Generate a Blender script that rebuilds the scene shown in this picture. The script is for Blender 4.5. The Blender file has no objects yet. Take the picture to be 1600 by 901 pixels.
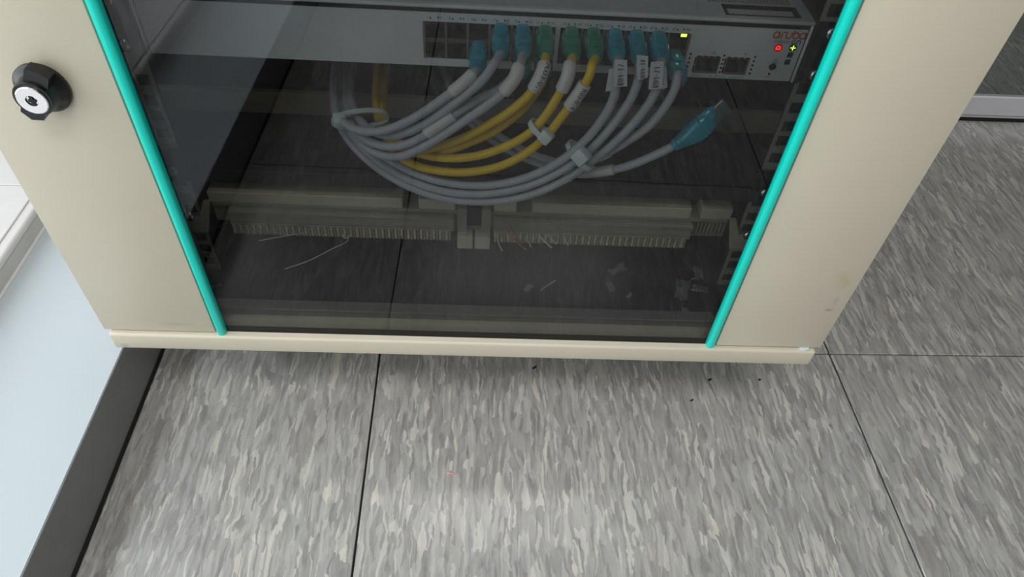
import bpy, bmesh, math, random
from mathutils import Vector, Matrix

random.seed(7)
scene = bpy.context.scene
col = scene.collection

# ------------------------------------------------------------------ camera
CAM = Vector((0.005552, -0.367964, 0.597969))
AR = Vector((0.998436, -0.010856, 0.054842))
AU = Vector((-0.029491, 0.731107, 0.681625))
AF = Vector((0.047495, 0.682177, -0.729643))
FPX = 1087.97
cd = bpy.data.cameras.new('camera')
cd.sensor_fit = 'HORIZONTAL'; cd.sensor_width = 36.0
cd.lens = FPX / 1600 * 36; cd.clip_start = 0.01; cd.clip_end = 60
co = bpy.data.objects.new('camera', cd); col.objects.link(co)
m = Matrix((AR, AU, -AF)).transposed().to_4x4(); m.translation = CAM
co.matrix_world = m
scene.camera = co

# ------------------------------------------------------------------ world, exposure
w = bpy.data.worlds.new('world'); scene.world = w; w.use_nodes = True
bg = w.node_tree.nodes['Background']
bg.inputs[0].default_value = (0.93, 0.97, 1.0, 1); bg.inputs[1].default_value = 0.34
scene.view_settings.view_transform = 'Standard'; scene.view_settings.look = 'None'
scene.view_settings.exposure = 0.0; scene.view_settings.gamma = 1.0
scene.view_settings.use_curve_mapping = False

ROOM_ROT = 0.01794          # the cabinet stands a degree askew on the tiled floor
RM = Matrix.Translation((CAM.x, CAM.y, 0)) @ Matrix.Rotation(ROOM_ROT, 4, 'Z')

def area(name, loc, target, sx, sy, power, color):
    l = bpy.data.lights.new(name, 'AREA'); l.shape = 'RECTANGLE'; l.size = sx; l.size_y = sy
    l.energy = power; l.color = color
    o = bpy.data.objects.new(name, l); col.objects.link(o)
    o.location = loc
    o.rotation_euler = (Vector(target) - Vector(loc)).to_track_quat('-Z', 'Y').to_euler()
    return o
# daylight through the window above the sill on the left, unseen overhead fill added to even the front light
area('window_daylight', (-1.02, -0.8, 1.0), (0.6, -0.8, 0.85), 2.7, 1.75, 57, (0.95, 0.975, 1.0))
for lx, ly, lp in ((0.1, -1.25, 33), (0.3, -2.8, 14)):
    area('overhead_fill_light', (lx, ly, 2.57), (lx, ly, 0), 1.2, 0.6, lp, (1.0, 0.98, 0.95))

# ------------------------------------------------------------------ placing helpers
def ray(u, v):
    return AR * ((u - 800) / FPX) - AU * ((v - 450.5) / FPX) + AF
def P(u, v, y):             # the point at depth y (m behind the door face)
    d = ray(u, v); return CAM + d * ((y - CAM.y) / d.y)
def PZ(u, v, z):
    d = ray(u, v); return CAM + d * ((z - CAM.z) / d.z)
def pix(p):
    d = Vector(p) - CAM; z = d.dot(AF)
    return Vector((800 + FPX * d.dot(AR) / z, 450.5 - FPX * d.dot(AU) / z))

# ------------------------------------------------------------------ materials
def lin(c):
    return tuple((x / 12.92 if x <= 0.04045 else ((x + 0.055) / 1.055) ** 2.4) for x in [k / 255 for k in c]) + (1,)
def mat(name, rgb, rough=0.5, metal=0.0, var=0.06, scale=40, bump=0.0, coat=0.0, spec=0.5, trans=0.0, emit=0.0, stretch=(1, 1, 1), bscale=None):
    m = bpy.data.materials.new(name); m.use_nodes = True
    nt = m.node_tree; N = nt.nodes; L = nt.links; b = N['Principled BSDF']
    c = lin(rgb)
    geo = N.new('ShaderNodeNewGeometry'); mp = N.new('ShaderNodeMapping'); mp.inputs['Scale'].default_value = stretch
    L.new(geo.outputs['Position'], mp.inputs[0])
    n = N.new('ShaderNodeTexNoise'); n.inputs['Scale'].default_value = scale; n.inputs['Detail'].default_value = 4
    L.new(mp.outputs[0], n.inputs['Vector'])
    mr = N.new('ShaderNodeMapRange'); mr.inputs[1].default_value = 0.25; mr.inputs[2].default_value = 0.75
    mr.inputs[3].default_value = 1 - var; mr.inputs[4].default_value = 1 + var
    L.new(n.outputs['Fac'], mr.inputs[0])
    mx = N.new('ShaderNodeMix'); mx.data_type = 'RGBA'; mx.blend_type = 'MULTIPLY'; mx.inputs[0].default_value = 1
    mx.inputs[6].default_value = c
    L.new(mr.outputs[0], mx.inputs[7]); L.new(mx.outputs[2], b.inputs['Base Color'])
    b.inputs['Roughness'].default_value = rough; b.inputs['Metallic'].default_value = metal
    b.inputs['Specular IOR Level'].default_value = spec
    b.inputs['Coat Weight'].default_value = coat; b.inputs['Coat Roughness'].default_value = 0.15
    b.inputs['Transmission Weight'].default_value = trans
    if emit:
        b.inputs['Emission Color'].default_value = c; b.inputs['Emission Strength'].default_value = emit
    if bump:
        n2 = N.new('ShaderNodeTexNoise'); n2.inputs['Scale'].default_value = bscale or scale * 8; n2.inputs['Detail'].default_value = 2
        L.new(geo.outputs['Position'], n2.inputs['Vector'])
        bp = N.new('ShaderNodeBump'); bp.inputs['Strength'].default_value = bump; bp.inputs['Distance'].default_value = 0.0004
        L.new(n2.outputs['Fac'], bp.inputs['Height']); L.new(bp.outputs[0], b.inputs['Normal'])
    return m

def glass_mat(name, tint, ior, rough=0.0):
    m = bpy.data.materials.new(name); m.use_nodes = True
    nt = m.node_tree; N = nt.nodes; L = nt.links
    for n in list(N): N.remove(n)
    out = N.new('ShaderNodeOutputMaterial'); mix = N.new('ShaderNodeMixShader')
    tr = N.new('ShaderNodeBsdfTransparent'); gl = N.new('ShaderNodeBsdfGlossy'); gg = N.new('ShaderNodeNewGeometry')
    dt = N.new('ShaderNodeVectorMath'); dt.operation = 'DOT_PRODUCT'; L.new(gg.outputs['Incoming'], dt.inputs[0]); L.new(gg.outputs['Normal'], dt.inputs[1])
    def mth(op, a, b=None):
        k = N.new('ShaderNodeMath'); k.operation = op
        for i, q in enumerate((a, b)):
            if q is None: continue
            if isinstance(q, (int, float)): k.inputs[i].default_value = q
            else: L.new(q, k.inputs[i])
        return k.outputs[0]
    f0 = ((ior - 1) / (ior + 1)) ** 2      # Schlick reflectance, the same on both faces of the pane
    p5 = mth('POWER', mth('SUBTRACT', 1.0, mth('ABSOLUTE', dt.outputs['Value'])), 5.0)
    fres = mth('ADD', f0, mth('MULTIPLY', p5, 1 - f0)); gl.inputs['Roughness'].default_value = rough
    # a film of dust in faint patches
    geo = N.new('ShaderNodeNewGeometry'); n = N.new('ShaderNodeTexNoise'); n.inputs['Scale'].default_value = 14; n.inputs['Detail'].default_value = 6
    L.new(geo.outputs['Position'], n.inputs['Vector'])
    mr = N.new('ShaderNodeMapRange'); mr.inputs[1].default_value = 0.35; mr.inputs[2].default_value = 0.75; mr.inputs[3].default_value = 1.0; mr.inputs[4].default_value = 0.93
    L.new(n.outputs['Fac'], mr.inputs[0])
    mx = N.new('ShaderNodeMix'); mx.data_type = 'RGBA'; mx.blend_type = 'MULTIPLY'; mx.inputs[0].default_value = 1
    mx.inputs[6].default_value = tint + (1,); L.new(mr.outputs[0], mx.inputs[7]); L.new(mx.outputs[2], tr.inputs[0])
    L.new(fres, mix.inputs[0]); L.new(tr.outputs[0], mix.inputs[1]); L.new(gl.outputs[0], mix.inputs[2])
    L.new(mix.outputs[0], out.inputs[0])
    return m

def tile_mat():
    m = bpy.data.materials.new('streaked_vinyl_tile'); m.use_nodes = True
    nt = m.node_tree; N = nt.nodes; L = nt.links; b = N['Principled BSDF']
    tc = N.new('ShaderNodeTexCoord'); oi = N.new('ShaderNodeObjectInfo')
    rnd = N.new('ShaderNodeVectorMath'); rnd.operation = 'SCALE'; rnd.inputs[0].default_value = (13.1, 7.7, 0)
    L.new(oi.outputs['Random'], rnd.inputs['Scale'])
    add = N.new('ShaderNodeVectorMath'); add.operation = 'ADD'
    L.new(tc.outputs['Object'], add.inputs[0]); L.new(rnd.outputs[0], add.inputs[1])
    # warp so that the chips get torn, wavy outlines
    def warp(src, scale, amt):
        n = N.new('ShaderNodeTexNoise'); n.inputs['Scale'].default_value = scale; n.inputs['Detail'].default_value = 3
        mp = N.new('ShaderNodeMapping'); mp.inputs['Scale'].default_value = (1, 0.35, 1); L.new(src, mp.inputs[0])
        L.new(mp.outputs[0], n.inputs['Vector'])
        s = N.new('ShaderNodeVectorMath'); s.operation = 'SUBTRACT'; L.new(n.outputs['Color'], s.inputs[0]); s.inputs[1].default_value = (0.5, 0.5, 0.5)
        k = N.new('ShaderNodeVectorMath'); k.operation = 'MULTIPLY'; L.new(s.outputs[0], k.inputs[0]); k.inputs[1].default_value = amt
        a = N.new('ShaderNodeVectorMath'); a.operation = 'ADD'; L.new(src, a.inputs[0]); L.new(k.outputs[0], a.inputs[1])
        return a.outputs[0]
    v1 = warp(add.outputs[0], 45, (0.013, 0.05, 0)); v1 = warp(v1, 220, (0.005, 0.02, 0))
    def cells(src, sx, sy, off):
        mp = N.new('ShaderNodeMapping'); mp.inputs['Scale'].default_value = (sx, sy, 1); mp.inputs['Location'].default_value = (off, off * 1.7, 0)
        L.new(src, mp.inputs[0])
        vo = N.new('ShaderNodeTexVoronoi'); vo.voronoi_dimensions = '2D'; vo.inputs['Scale'].default_value = 1; L.new(mp.outputs[0], vo.inputs['Vector'])
        sp = N.new('ShaderNodeSeparateColor'); L.new(vo.outputs['Color'], sp.inputs[0])
        return sp.outputs[0], sp.outputs[1]
    a, a2 = cells(v1, 190, 32, 0.0); c, c2 = cells(v1, 420, 60, 3.3)
    def ramp(src, stops):
        r = N.new('ShaderNodeValToRGB'); r.color_ramp.interpolation = 'CONSTANT'
        e = r.color_ramp.elements
        e[0].position = 0; e[0].color = lin(stops[0][1]); e[1].position = stops[1][0]; e[1].color = lin(stops[1][1])
        for p, q in stops[2:]:
            k = e.new(p); k.color = lin(q)
        L.new(src, r.inputs[0]); return r.outputs[0]
    r1 = ramp(a, [(0, TILE[0]), (0.24, TILE[1]), (0.5, TILE[2]), (0.72, TILE[3]), (0.87, TILE[4]), (0.965, TILE[5])])
    r2 = ramp(c, [(0, TILE[0]), (0.28, TILE[2]), (0.56, TILE[1]), (0.76, TILE[3]), (0.9, TILE[4])])
    mk = N.new('ShaderNodeMath'); mk.operation = 'GREATER_THAN'; mk.inputs[1].default_value = 0.52; L.new(c2, mk.inputs[0])
    mx = N.new('ShaderNodeMix'); mx.data_type = 'RGBA'; L.new(mk.outputs[0], mx.inputs[0]); L.new(r1, mx.inputs[6]); L.new(r2, mx.inputs[7])
    # soft fine streaks blend the chips into each other
    mp = N.new('ShaderNodeMapping'); mp.inputs['Scale'].default_value = (1, 0.16, 1); L.new(v1, mp.inputs[0])
    n = N.new('ShaderNodeTexNoise'); n.inputs['Scale'].default_value = 230; n.inputs['Detail'].default_value = 5; L.new(mp.outputs[0], n.inputs['Vector'])
    r3 = N.new('ShaderNodeValToRGB'); r3.color_ramp.elements[0].position = 0.32; r3.color_ramp.elements[0].color = lin(TILE[1])
    r3.color_ramp.elements[1].position = 0.7; r3.color_ramp.elements[1].color = lin(TILE[4]); L.new(n.outputs['Fac'], r3.inputs[0])
    m2 = N.new('ShaderNodeMix'); m2.data_type = 'RGBA'; m2.inputs[0].default_value = 0.42; L.new(mx.outputs[2], m2.inputs[6]); L.new(r3.outputs[0], m2.inputs[7])
    L.new(m2.outputs[2], b.inputs['Base Color'])
    nr = N.new('ShaderNodeTexNoise'); nr.inputs['Scale'].default_value = 9; nr.inputs['Detail'].default_value = 5; L.new(add.outputs[0], nr.inputs['Vector'])
    mr = N.new('ShaderNodeMapRange'); mr.inputs[3].default_value = 0.14; mr.inputs[4].default_value = 0.34; L.new(nr.outputs['Fac'], mr.inputs[0])
    L.new(mr.outputs[0], b.inputs['Roughness'])
    bp = N.new('ShaderNodeBump'); bp.inputs['Strength'].default_value = 0.12; bp.inputs['Distance'].default_value = 0.0006
    L.new(n.outputs['Fac'], bp.inputs['Height']); L.new(bp.outputs[0], b.inputs['Normal'])
    b.inputs['Specular IOR Level'].default_value = 0.5
    b.inputs['Coat Weight'].default_value = 1.0; b.inputs['Coat Roughness'].default_value = 0.16; b.inputs['Coat IOR'].default_value = 1.6
    return m
TILE = [(122, 120, 120), (141, 140, 140), (158, 157, 156), (174, 172, 170), (200, 197, 192), (212, 203, 190)]

M = {
 'beige': mat('beige_powder_coat', (201, 193, 175), 0.42, var=0.025, scale=12, bump=0.12, bscale=900),
 'teal': mat('teal_plastic_trim', (2, 214, 198), 0.28, var=0.02, spec=0.5),
 'gasket': mat('black_rubber', (16, 17, 18), 0.6),
 'inner': mat('dark_inner_steel', (54, 55, 57), 0.55, var=0.15, scale=20),
 'rail': mat('beige_rail_steel', (168, 165, 150), 0.45, var=0.08),
 'blacksteel': mat('black_steel', (30, 31, 34), 0.42, var=0.1, bump=0.08),
 'chrome': mat('chrome', (225, 225, 228), 0.14, metal=1.0, var=0.03),
 'blackplastic': mat('black_plastic', (11, 11, 14), 0.32, var=0.08),
 'switch': mat('pale_grey_enamel', (214, 217, 219), 0.42, var=0.025, bump=0.05, bscale=1500),
 'switchtop': mat('grey_enamel_cover', (190, 194, 198), 0.45, var=0.03),
 'port': mat('dark_port_plastic', (36, 34, 33), 0.5, var=0.1),
 'portmetal': mat('port_shield_metal', (150, 140, 128), 0.4, metal=0.6, var=0.1),
 'portbar': mat('brown_grey_port_bar', (92, 84, 76), 0.5, var=0.1),
 'lip': mat('grey_steel_lip', (128, 126, 117), 0.5, var=0.08),
 'print': mat('dark_print', (40, 46, 54), 0.6),
 'orange': mat('orange_print', (222, 88, 40), 0.6),
 'redled': mat('red_indicator', (255, 40, 40), 0.5, emit=5.0),
 'redbase': mat('dark_red_indicator_window', (150, 10, 16), 0.4, emit=0.8),
 'greenled': mat('green_indicator', (190, 255, 80), 0.5, emit=5.0),
 'greenbase': mat('dark_green_indicator_window', (24, 58, 10), 0.4),
 'greycable': mat('grey_cable_jacket', (172, 177, 184), 0.42, var=0.03, bump=0.05),
 'yellowcable': mat('yellow_cable_jacket', (226, 190, 24), 0.42, var=0.04, bump=0.05),
 'boot': mat('teal_translucent_boot', (20, 152, 176), 0.12, var=0.2, coat=0.8, trans=0.12, scale=120),
 'bootgreen': mat('green_translucent_boot', (28, 146, 120), 0.12, var=0.2, coat=0.8, trans=0.12, scale=120),
 'sleeve': mat('white_label_sleeve', (206, 206, 202), 0.4, var=0.02),
 'paper': mat('white_paper_tape', (206, 208, 212), 0.6, var=0.03),
 'ink': mat('black_pen_ink', (22, 22, 34), 0.6),
 'nylon': mat('white_nylon', (202, 214, 212), 0.35, var=0.02),
 'cream': mat('cream_block_plastic', (200, 194, 170), 0.48, var=0.05, scale=60),
 'creamdark': mat('grey_cream_block_plastic', (152, 148, 132), 0.5, var=0.08, scale=60),
 'tooth': mat('contact_teeth', (196, 188, 158), 0.35, var=0.25, scale=300),
 'copper': mat('copper_wire', (150, 108, 70), 0.4, metal=0.5),
 'whitewire': mat('white_wire_insulation', (214, 214, 210), 0.45),
 'film': mat('clear_plastic_scrap', (205, 212, 216), 0.2, coat=0.5, trans=0.5, var=0.2),
 'clearplug': mat('clear_connector_plastic', (96, 128, 130), 0.15, coat=0.5, trans=0.55, var=0.1),
 'wallpaint': mat('pale_blue_wall_paint', (184, 193, 201), 0.55, var=0.025, scale=7, stretch=(1, 0.25, 1)),
 'baseboard': mat('dark_grey_baseboard_vinyl', (138, 139, 141), 0.5, var=0.06, scale=60, bump=0.1),
 'gap': mat('black_gap_sealant', (12, 12, 12), 0.7),
 'sill': mat('white_sill_laminate', (212, 211, 213), 0.4, var=0.02),
 'sillgrey': mat('grey_sill_step', (196, 196, 194), 0.6, var=0.08),
 'white_alu': mat('white_aluminium_frame', (206, 205, 212), 0.4, var=0.03),
 'roomwall': mat('white_room_paint', (178, 178, 175), 0.7, var=0.02, scale=5),
 'grout': mat('dark_tile_joint', (28, 27, 26), 0.8),
 'rubber': mat('grey_caster_wheel', (70, 72, 82), 0.5),
 'pink': mat('pink_wire_scrap', (226, 150, 150), 0.5),
 'crumb': mat('black_crumb', (24, 23, 22), 0.8),
}
def add_stain(m, c, r, rgb, amt):
    nt = m.node_tree; N = nt.nodes; L = nt.links; b = N['Principled BSDF']; src = b.inputs['Base Color'].links[0].from_socket
    g = N.new('ShaderNodeNewGeometry'); mp = N.new('ShaderNodeMapping'); mp.vector_type = 'POINT'
    sub = N.new('ShaderNodeVectorMath'); sub.operation = 'SUBTRACT'; L.new(g.outputs['Position'], sub.inputs[0]); sub.inputs[1].default_value = c
    n = N.new('ShaderNodeTexNoise'); n.inputs['Scale'].default_value = 130; L.new(g.outputs['Position'], n.inputs['Vector'])
    sc = N.new('ShaderNodeVectorMath'); sc.operation = 'DIVIDE'; L.new(sub.outputs[0], sc.inputs[0]); sc.inputs[1].default_value = r
    ln = N.new('ShaderNodeVectorMath'); ln.operation = 'LENGTH'; L.new(sc.outputs[0], ln.inputs[0])
    ad = N.new('ShaderNodeMath'); ad.operation = 'MULTIPLY_ADD'; L.new(n.outputs['Fac'], ad.inputs[0]); ad.inputs[1].default_value = 1.2; L.new(ln.outputs['Value'], ad.inputs[2])
    mr = N.new('ShaderNodeMapRange'); mr.inputs[1].default_value = 0.7; mr.inputs[2].default_value = 1.6; mr.inputs[3].default_value = amt; mr.inputs[4].default_value = 0; L.new(ad.outputs[0], mr.inputs[0])
    mx = N.new('ShaderNodeMix'); mx.data_type = 'RGBA'; L.new(mr.outputs[0], mx.inputs[0]); L.new(src, mx.inputs[6]); mx.inputs[7].default_value = lin(rgb)
    L.new(mx.outputs[2], b.inputs['Base Color'])
for (u_, v_), r_, c_, a_m in (((1318, 438), (0.012, 0.01, 0.012), (196, 174, 132), 0.55), ((1296, 484), (0.004, 0.01, 0.0022), (96, 90, 82), 0.6), ((1306, 470), (0.0025, 0.01, 0.008), (150, 144, 130), 0.35), ((196, 534), (0.006, 0.01, 0.004), (150, 142, 128), 0.5), ((280, 506), (0.02, 0.01, 0.002), (160, 154, 140), 0.4)):
    add_stain(M['beige'], P(u_, v_, 0.0), r_, c_, a_m)
M['tile'] = tile_mat()
M['smoked'] = glass_mat('smoked_glass', (0.66, 0.67, 0.675), 1.5)
M['clear'] = glass_mat('clear_glass', (0.9, 0.92, 0.91), 1.5)

# ------------------------------------------------------------------ mesh helpers
def box(bm, x0, x1, y0, y1, z0, z1, bev=0.0, seg=1):
    t = bmesh.new()
    bmesh.ops.create_cube(t, size=1.0)
    bmesh.ops.scale(t, vec=(abs(x1 - x0), abs(y1 - y0), abs(z1 - z0)), verts=t.verts)
    bmesh.ops.translate(t, vec=((x0 + x1) / 2, (y0 + y1) / 2, (z0 + z1) / 2), verts=t.verts)
    if bev: bmesh.ops.bevel(t, geom=list(t.edges), offset=bev, segments=seg, affect='EDGES', profile=0.5)
    me = bpy.data.meshes.new('t'); t.to_mesh(me); t.free()
    bm.from_mesh(me); bpy.data.meshes.remove(me)
    return bm
def B(*a, **k): return box(bmesh.new(), *a, **k)
def prism(bm, pts, d, flip=False):
    """closed polygon pts (3D, planar) extruded by vector d"""
    a = [bm.verts.new(p) for p in pts]; b = [bm.verts.new(Vector(p) + Vector(d)) for p in pts]
    n = len(a)
    bm.faces.new(a); bm.faces.new(b[::-1])
    for i in range(n): bm.faces.new((a[i], b[i], b[(i + 1) % n], a[(i + 1) % n]))
    bmesh.ops.recalc_face_normals(bm, faces=bm.faces)
    return bm
def spline(pts, n=8):
    pts = [Vector(p) for p in pts]; q = [2 * pts[0] - pts[1]] + pts + [2 * pts[-1] - pts[-2]]
    out = []
    for i in range(1, len(q) - 2):
        p0, p1, p2, p3 = q[i - 1:i + 3]
        # centripetal parameters keep tight bends smooth
        t0 = 0; t1 = t0 + max((p1 - p0).length, 1e-6) ** .5; t2 = t1 + max((p2 - p1).length, 1e-6) ** .5; t3 = t2 + max((p3 - p2).length, 1e-6) ** .5
        for k in range(n):
            t = t1 + (t2 - t1) * k / n
            a1 = p0 * ((t1 - t) / (t1 - t0)) + p1 * ((t - t0) / (t1 - t0)); a2 = p1 * ((t2 - t) / (t2 - t1)) + p2 * ((t - t1) / (t2 - t1)); a3 = p2 * ((t3 - t) / (t3 - t2)) + p3 * ((t - t2) / (t3 - t2))
            b1 = a1 * ((t2 - t) / (t2 - t0)) + a2 * ((t - t0) / (t2 - t0)); b2 = a2 * ((t3 - t) / (t3 - t1)) + a3 * ((t - t1) / (t3 - t1))
            out.append(b1 * ((t2 - t) / (t2 - t1)) + b2 * ((t - t1) / (t2 - t1)))
    out.append(pts[-1]); return out
def tube(bm, pts, r, n=10, cap=True, closed=False):
    pts = [Vector(p) for p in pts]; N = len(pts)
    rs = r if isinstance(r, (list, tuple)) else [r] * N
    def tan(i):
        if closed: return (pts[(i + 1) % N] - pts[i - 1]).normalized()
        return (pts[min(i + 1, N - 1)] - pts[max(i - 1, 0)]).normalized()
    t = tan(0); u = t.orthogonal().normalized(); rings = []
    for i in range(N):
        t = tan(i); u = (u - t * u.dot(t)).normalized(); v = t.cross(u)
        rings.append([bm.verts.new(pts[i] + (u * math.cos(2 * math.pi * k / n) + v * math.sin(2 * math.pi * k / n)) * rs[i]) for k in range(n)])
    for i in range(N if closed else N - 1):
        a, b = rings[i], rings[(i + 1) % N]
        sh = 0
        if closed and i == N - 1:
            sh = min(range(n), key=lambda s: (a[0].co - b[s].co).length)
        for k in range(n): bm.faces.new((a[k], a[(k + 1) % n], b[(k + 1 + sh) % n], b[(k + sh) % n]))
    if cap and not closed:
        bm.faces.new(rings[0][::-1]); bm.faces.new(rings[-1])
    return bm
def loft(bm, pts, dims, right, n=16, pw=3.2, nose=True):
    """rounded-rectangle sections (half width, half height) along pts"""
    pts = [Vector(p) for p in pts]; N = len(pts); rings = []
    for i in range(N):
        t = (pts[min(i + 1, N - 1)] - pts[max(i - 1, 0)]).normalized()
        x = (Vector(right) - t * t.dot(Vector(right))).normalized(); z = x.cross(t)
        w_, h_ = dims[i][:2]; q = dims[i][2] if len(dims[i]) > 2 else pw
        ring = []
        for k in range(n):
            a = 2 * math.pi * (k + 0.5) / n; c, s = math.cos(a), math.sin(a)
            ring.append(bm.verts.new(pts[i] + x * (w_ * math.copysign(abs(c) ** (2 / q), c)) + z * (h_ * math.copysign(abs(s) ** (2 / q), s))))
        rings.append(ring)
    for a, b in zip(rings, rings[1:]):
        for k in range(n): bm.faces.new((a[k], a[(k + 1) % n], b[(k + 1) % n], b[k]))
    bm.faces.new(rings[0][::-1]); bm.faces.new(rings[-1])
    bmesh.ops.recalc_face_normals(bm, faces=bm.faces)
    return bm
def lathe(bm, prof, c, axis=(0, -1, 0), n=32):
    """prof: (radius, height along axis); closed by caps"""
    ax = Vector(axis).normalized(); u = ax.orthogonal().normalized(); v = ax.cross(u); c = Vector(c); rings = []
    for r, h in prof:
        rings.append([bm.verts.new(c + ax * h + (u * math.cos(2 * math.pi * k / n) + v * math.sin(2 * math.pi * k / n)) * r) for k in range(n)])
    for a, b in zip(rings, rings[1:]):
        for k in range(n): bm.faces.new((a[k], a[(k + 1) % n], b[(k + 1) % n], b[k]))
    bm.faces.new(rings[0][::-1]); bm.faces.new(rings[-1])
    bmesh.ops.recalc_face_normals(bm, faces=bm.faces)
    return bm

def obj(name, bm, material, parent=None, smooth=None):
    me = bpy.data.meshes.new(name); bm.to_mesh(me); bm.free()
    if smooth is not None:
        for p in me.polygons: p.use_smooth = True
        me.set_sharp_from_angle(angle=math.radians(smooth))
    me.materials.append(M[material])
    o = bpy.data.objects.new(name, me); col.objects.link(o)
    if parent:
        o.parent = parent; o.matrix_parent_inverse = Matrix.Translation(parent.matrix_basis.translation).inverted() if parent.parent is None else Matrix()
    return o
def inst(o, offset, parent=None):
    c = o.copy(); col.objects.link(c); c.location = Vector(o.location) + Vector(offset)
    if parent: c.parent = parent
    return c
def tag(o, label, cat, group=None):
    o['label'] = label; o['category'] = cat
    if group: o['group'] = group
    return o
def thing(name, label, cat, loc=(0, 0, 0), group=None):
    o = bpy.data.objects.new(name, None); col.objects.link(o); o.location = loc; o.empty_display_size = 0.02
    return tag(o, label, cat, group)
def struct(name, bm, material, room=True, parent=None):
    o = obj(name, bm, material, parent)
    if parent is None:
        o['kind'] = 'structure'
        if room: o.matrix_world = RM
    return o
def text_bm(body, size, frame, bm=None, align='CENTER', bend=None):
    """built-in letters as flat polygons; frame(x, y) -> point"""
    cu = bpy.data.curves.new('t', 'FONT'); cu.body = body; cu.size = size; cu.align_x = align; cu.align_y = 'CENTER'; cu.resolution_u = 3
    o = bpy.data.objects.new('t', cu); col.objects.link(o)
    dg = bpy.context.evaluated_depsgraph_get()
    me = bpy.data.meshes.new_from_object(o.evaluated_get(dg))
    bpy.data.objects.remove(o); bpy.data.curves.remove(cu)
    bm = bm or bmesh.new()
    vs = [bm.verts.new(frame(v.co.x, v.co.y)) for v in me.vertices]
    for p in me.polygons:
        try: bm.faces.new([vs[i] for i in p.vertices])
        except ValueError: pass
    bpy.data.meshes.remove(me)
    return bm
def stroke(bm, pl, wd, frame):
    """a pen line of width wd through 2-D points"""
    pl = [Vector(p) for p in pl]; L_, R_ = [], []
    for i, p in enumerate(pl):
        t = (pl[min(i + 1, len(pl) - 1)] - pl[max(i - 1, 0)]).normalized(); n = Vector((-t.y, t.x)) * wd / 2
        L_.append(bm.verts.new(frame(*(p + n)))); R_.append(bm.verts.new(frame(*(p - n))))
    for i in range(len(pl) - 1): bm.faces.new((L_[i], L_[i + 1], R_[i + 1], R_[i]))
def arc(cx, cy, r, a0, a1, n=14, ry=None):
    return [(cx + r * math.cos(math.radians(a0 + (a1 - a0) * i / n)), cy + (ry or r) * math.sin(math.radians(a0 + (a1 - a0) * i / n))) for i in range(n + 1)]

# ================================================================== the room
TW = 0.49686; XA = -0.09524; YC = 0.4664; WX = -0.32227        # room frame: origin under the camera
floor = struct('floor', B(-0.85, 3.3, -3.7, 3.0, -0.06, -0.0032), 'grout')
full = None
for i in range(-1, 7):
    for j in range(-7, 6):
        x0 = XA + i * TW; y0 = YC + j * TW
        g = 0.00095
        if i == -1:
            bm = B(WX + 0.0005, x0 + TW - g, y0 + g, y0 + TW - g, -0.0032, 0, bev=0.0005)
            t = obj('floor_tile', bm, 'tile', floor)
            t.matrix_parent_inverse = Matrix()
            continue
        if full is None:
            full = obj('floor_tile', B(g, TW - g, g, TW - g, -0.0032, 0, bev=0.0005), 'tile', floor); t = full
        else:
            t = full.copy(); col.objects.link(t)
        t.matrix_parent_inverse = Matrix(); t.location = (x0, y0, 0)

# low painted ledge along the window front on the left: dark riser, pale top, white sill step
struct('wall_left', B(WX - 0.45, WX, -3.6, 0.95, 0.0, 0.0680), 'wallpaint')
struct('baseboard_left', B(WX - 0.004, WX + 0.0012, -3.6, 0.95, 0.004, 0.0676, bev=0.0004), 'baseboard')
struct('trim_1', B(WX - 0.004, WX + 0.0035, -3.6, 0.95, 0.0, 0.0042, bev=0.0012), 'gap')
SXX = -0.4597
struct('trim_2', B(SXX - 0.29, SXX, -3.6, 0.95, 0.0680, 0.0846, bev=0.0006), 'sillgrey')  # step face under the sill, a little greyer than the sill
struct('trim_3', B(SXX, SXX + 0.0035, -3.6, 0.95, 0.0680, 0.0692), 'white_alu')
sill = struct('window_sill', B(SXX - 0.29, SXX + 0.0012, -3.6, 0.95, 0.0846, 0.0935, bev=0.003, seg=3), 'sill')
for y0, y1 in ((-3.2, -1.2), (-1.1985, -0.295), (-0.2935, 0.6095), (0.611, 0.95)):
    s_ = obj('sill_panel', B(SXX - 0.288, SXX - 0.0095, y0, y1, 0.0935, 0.0950, bev=0.0006), 'sill', sill); s_.matrix_parent_inverse = Matrix()
wx0, wx1 = SXX - 0.34, SXX - 0.29
wn = struct('window_1', B(wx0, wx1, -2.25, 0.95, 0.0, 0.15, bev=0.003), 'white_alu')
for y in (-2.25, -1.2, -0.1, 0.9):
    s_ = obj('window_frame', B(wx0, wx1, y, y + 0.05, 0.15, 1.95, bev=0.003), 'white_alu', wn); s_.matrix_parent_inverse = Matrix()
s_ = obj('window_frame', B(wx0, wx1, -2.25, 0.95, 1.95, 2.0, bev=0.003), 'white_alu', wn); s_.matrix_parent_inverse = Matrix()
for y0, y1 in ((-2.2, -1.2), (-1.15, -0.1), (-0.05, 0.9)):
    s_ = obj('window_pane', B(wx0 + 0.022, wx0 + 0.028, y0, y1, 0.15, 1.95), 'clear', wn); s_.matrix_parent_inverse = Matrix()

# glazed partition behind the cabinet: white aluminium foot rail, clear pane
pt = struct('wall_back', B(-0.8, 3.4, 0.95, 0.9605, 0.003, 0.0425, bev=0.002), 'white_alu')
for nm, bm_, mm in (('frame_groove', B(-0.3, 3.4, 0.9493, 0.952, 0.0085, 0.0097), 'creamdark'), ('foot_seal', B(-0.3, 3.4, 0.9465, 0.955, 0.0, 0.0035), 'gap'),
                    ('partition_pane', B(-0.8, 3.4, 0.9525, 0.9585, 0.0425, 2.59), 'clear')):
    s = obj(nm, bm_, mm, pt); s.matrix_parent_inverse = Matrix()

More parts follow.
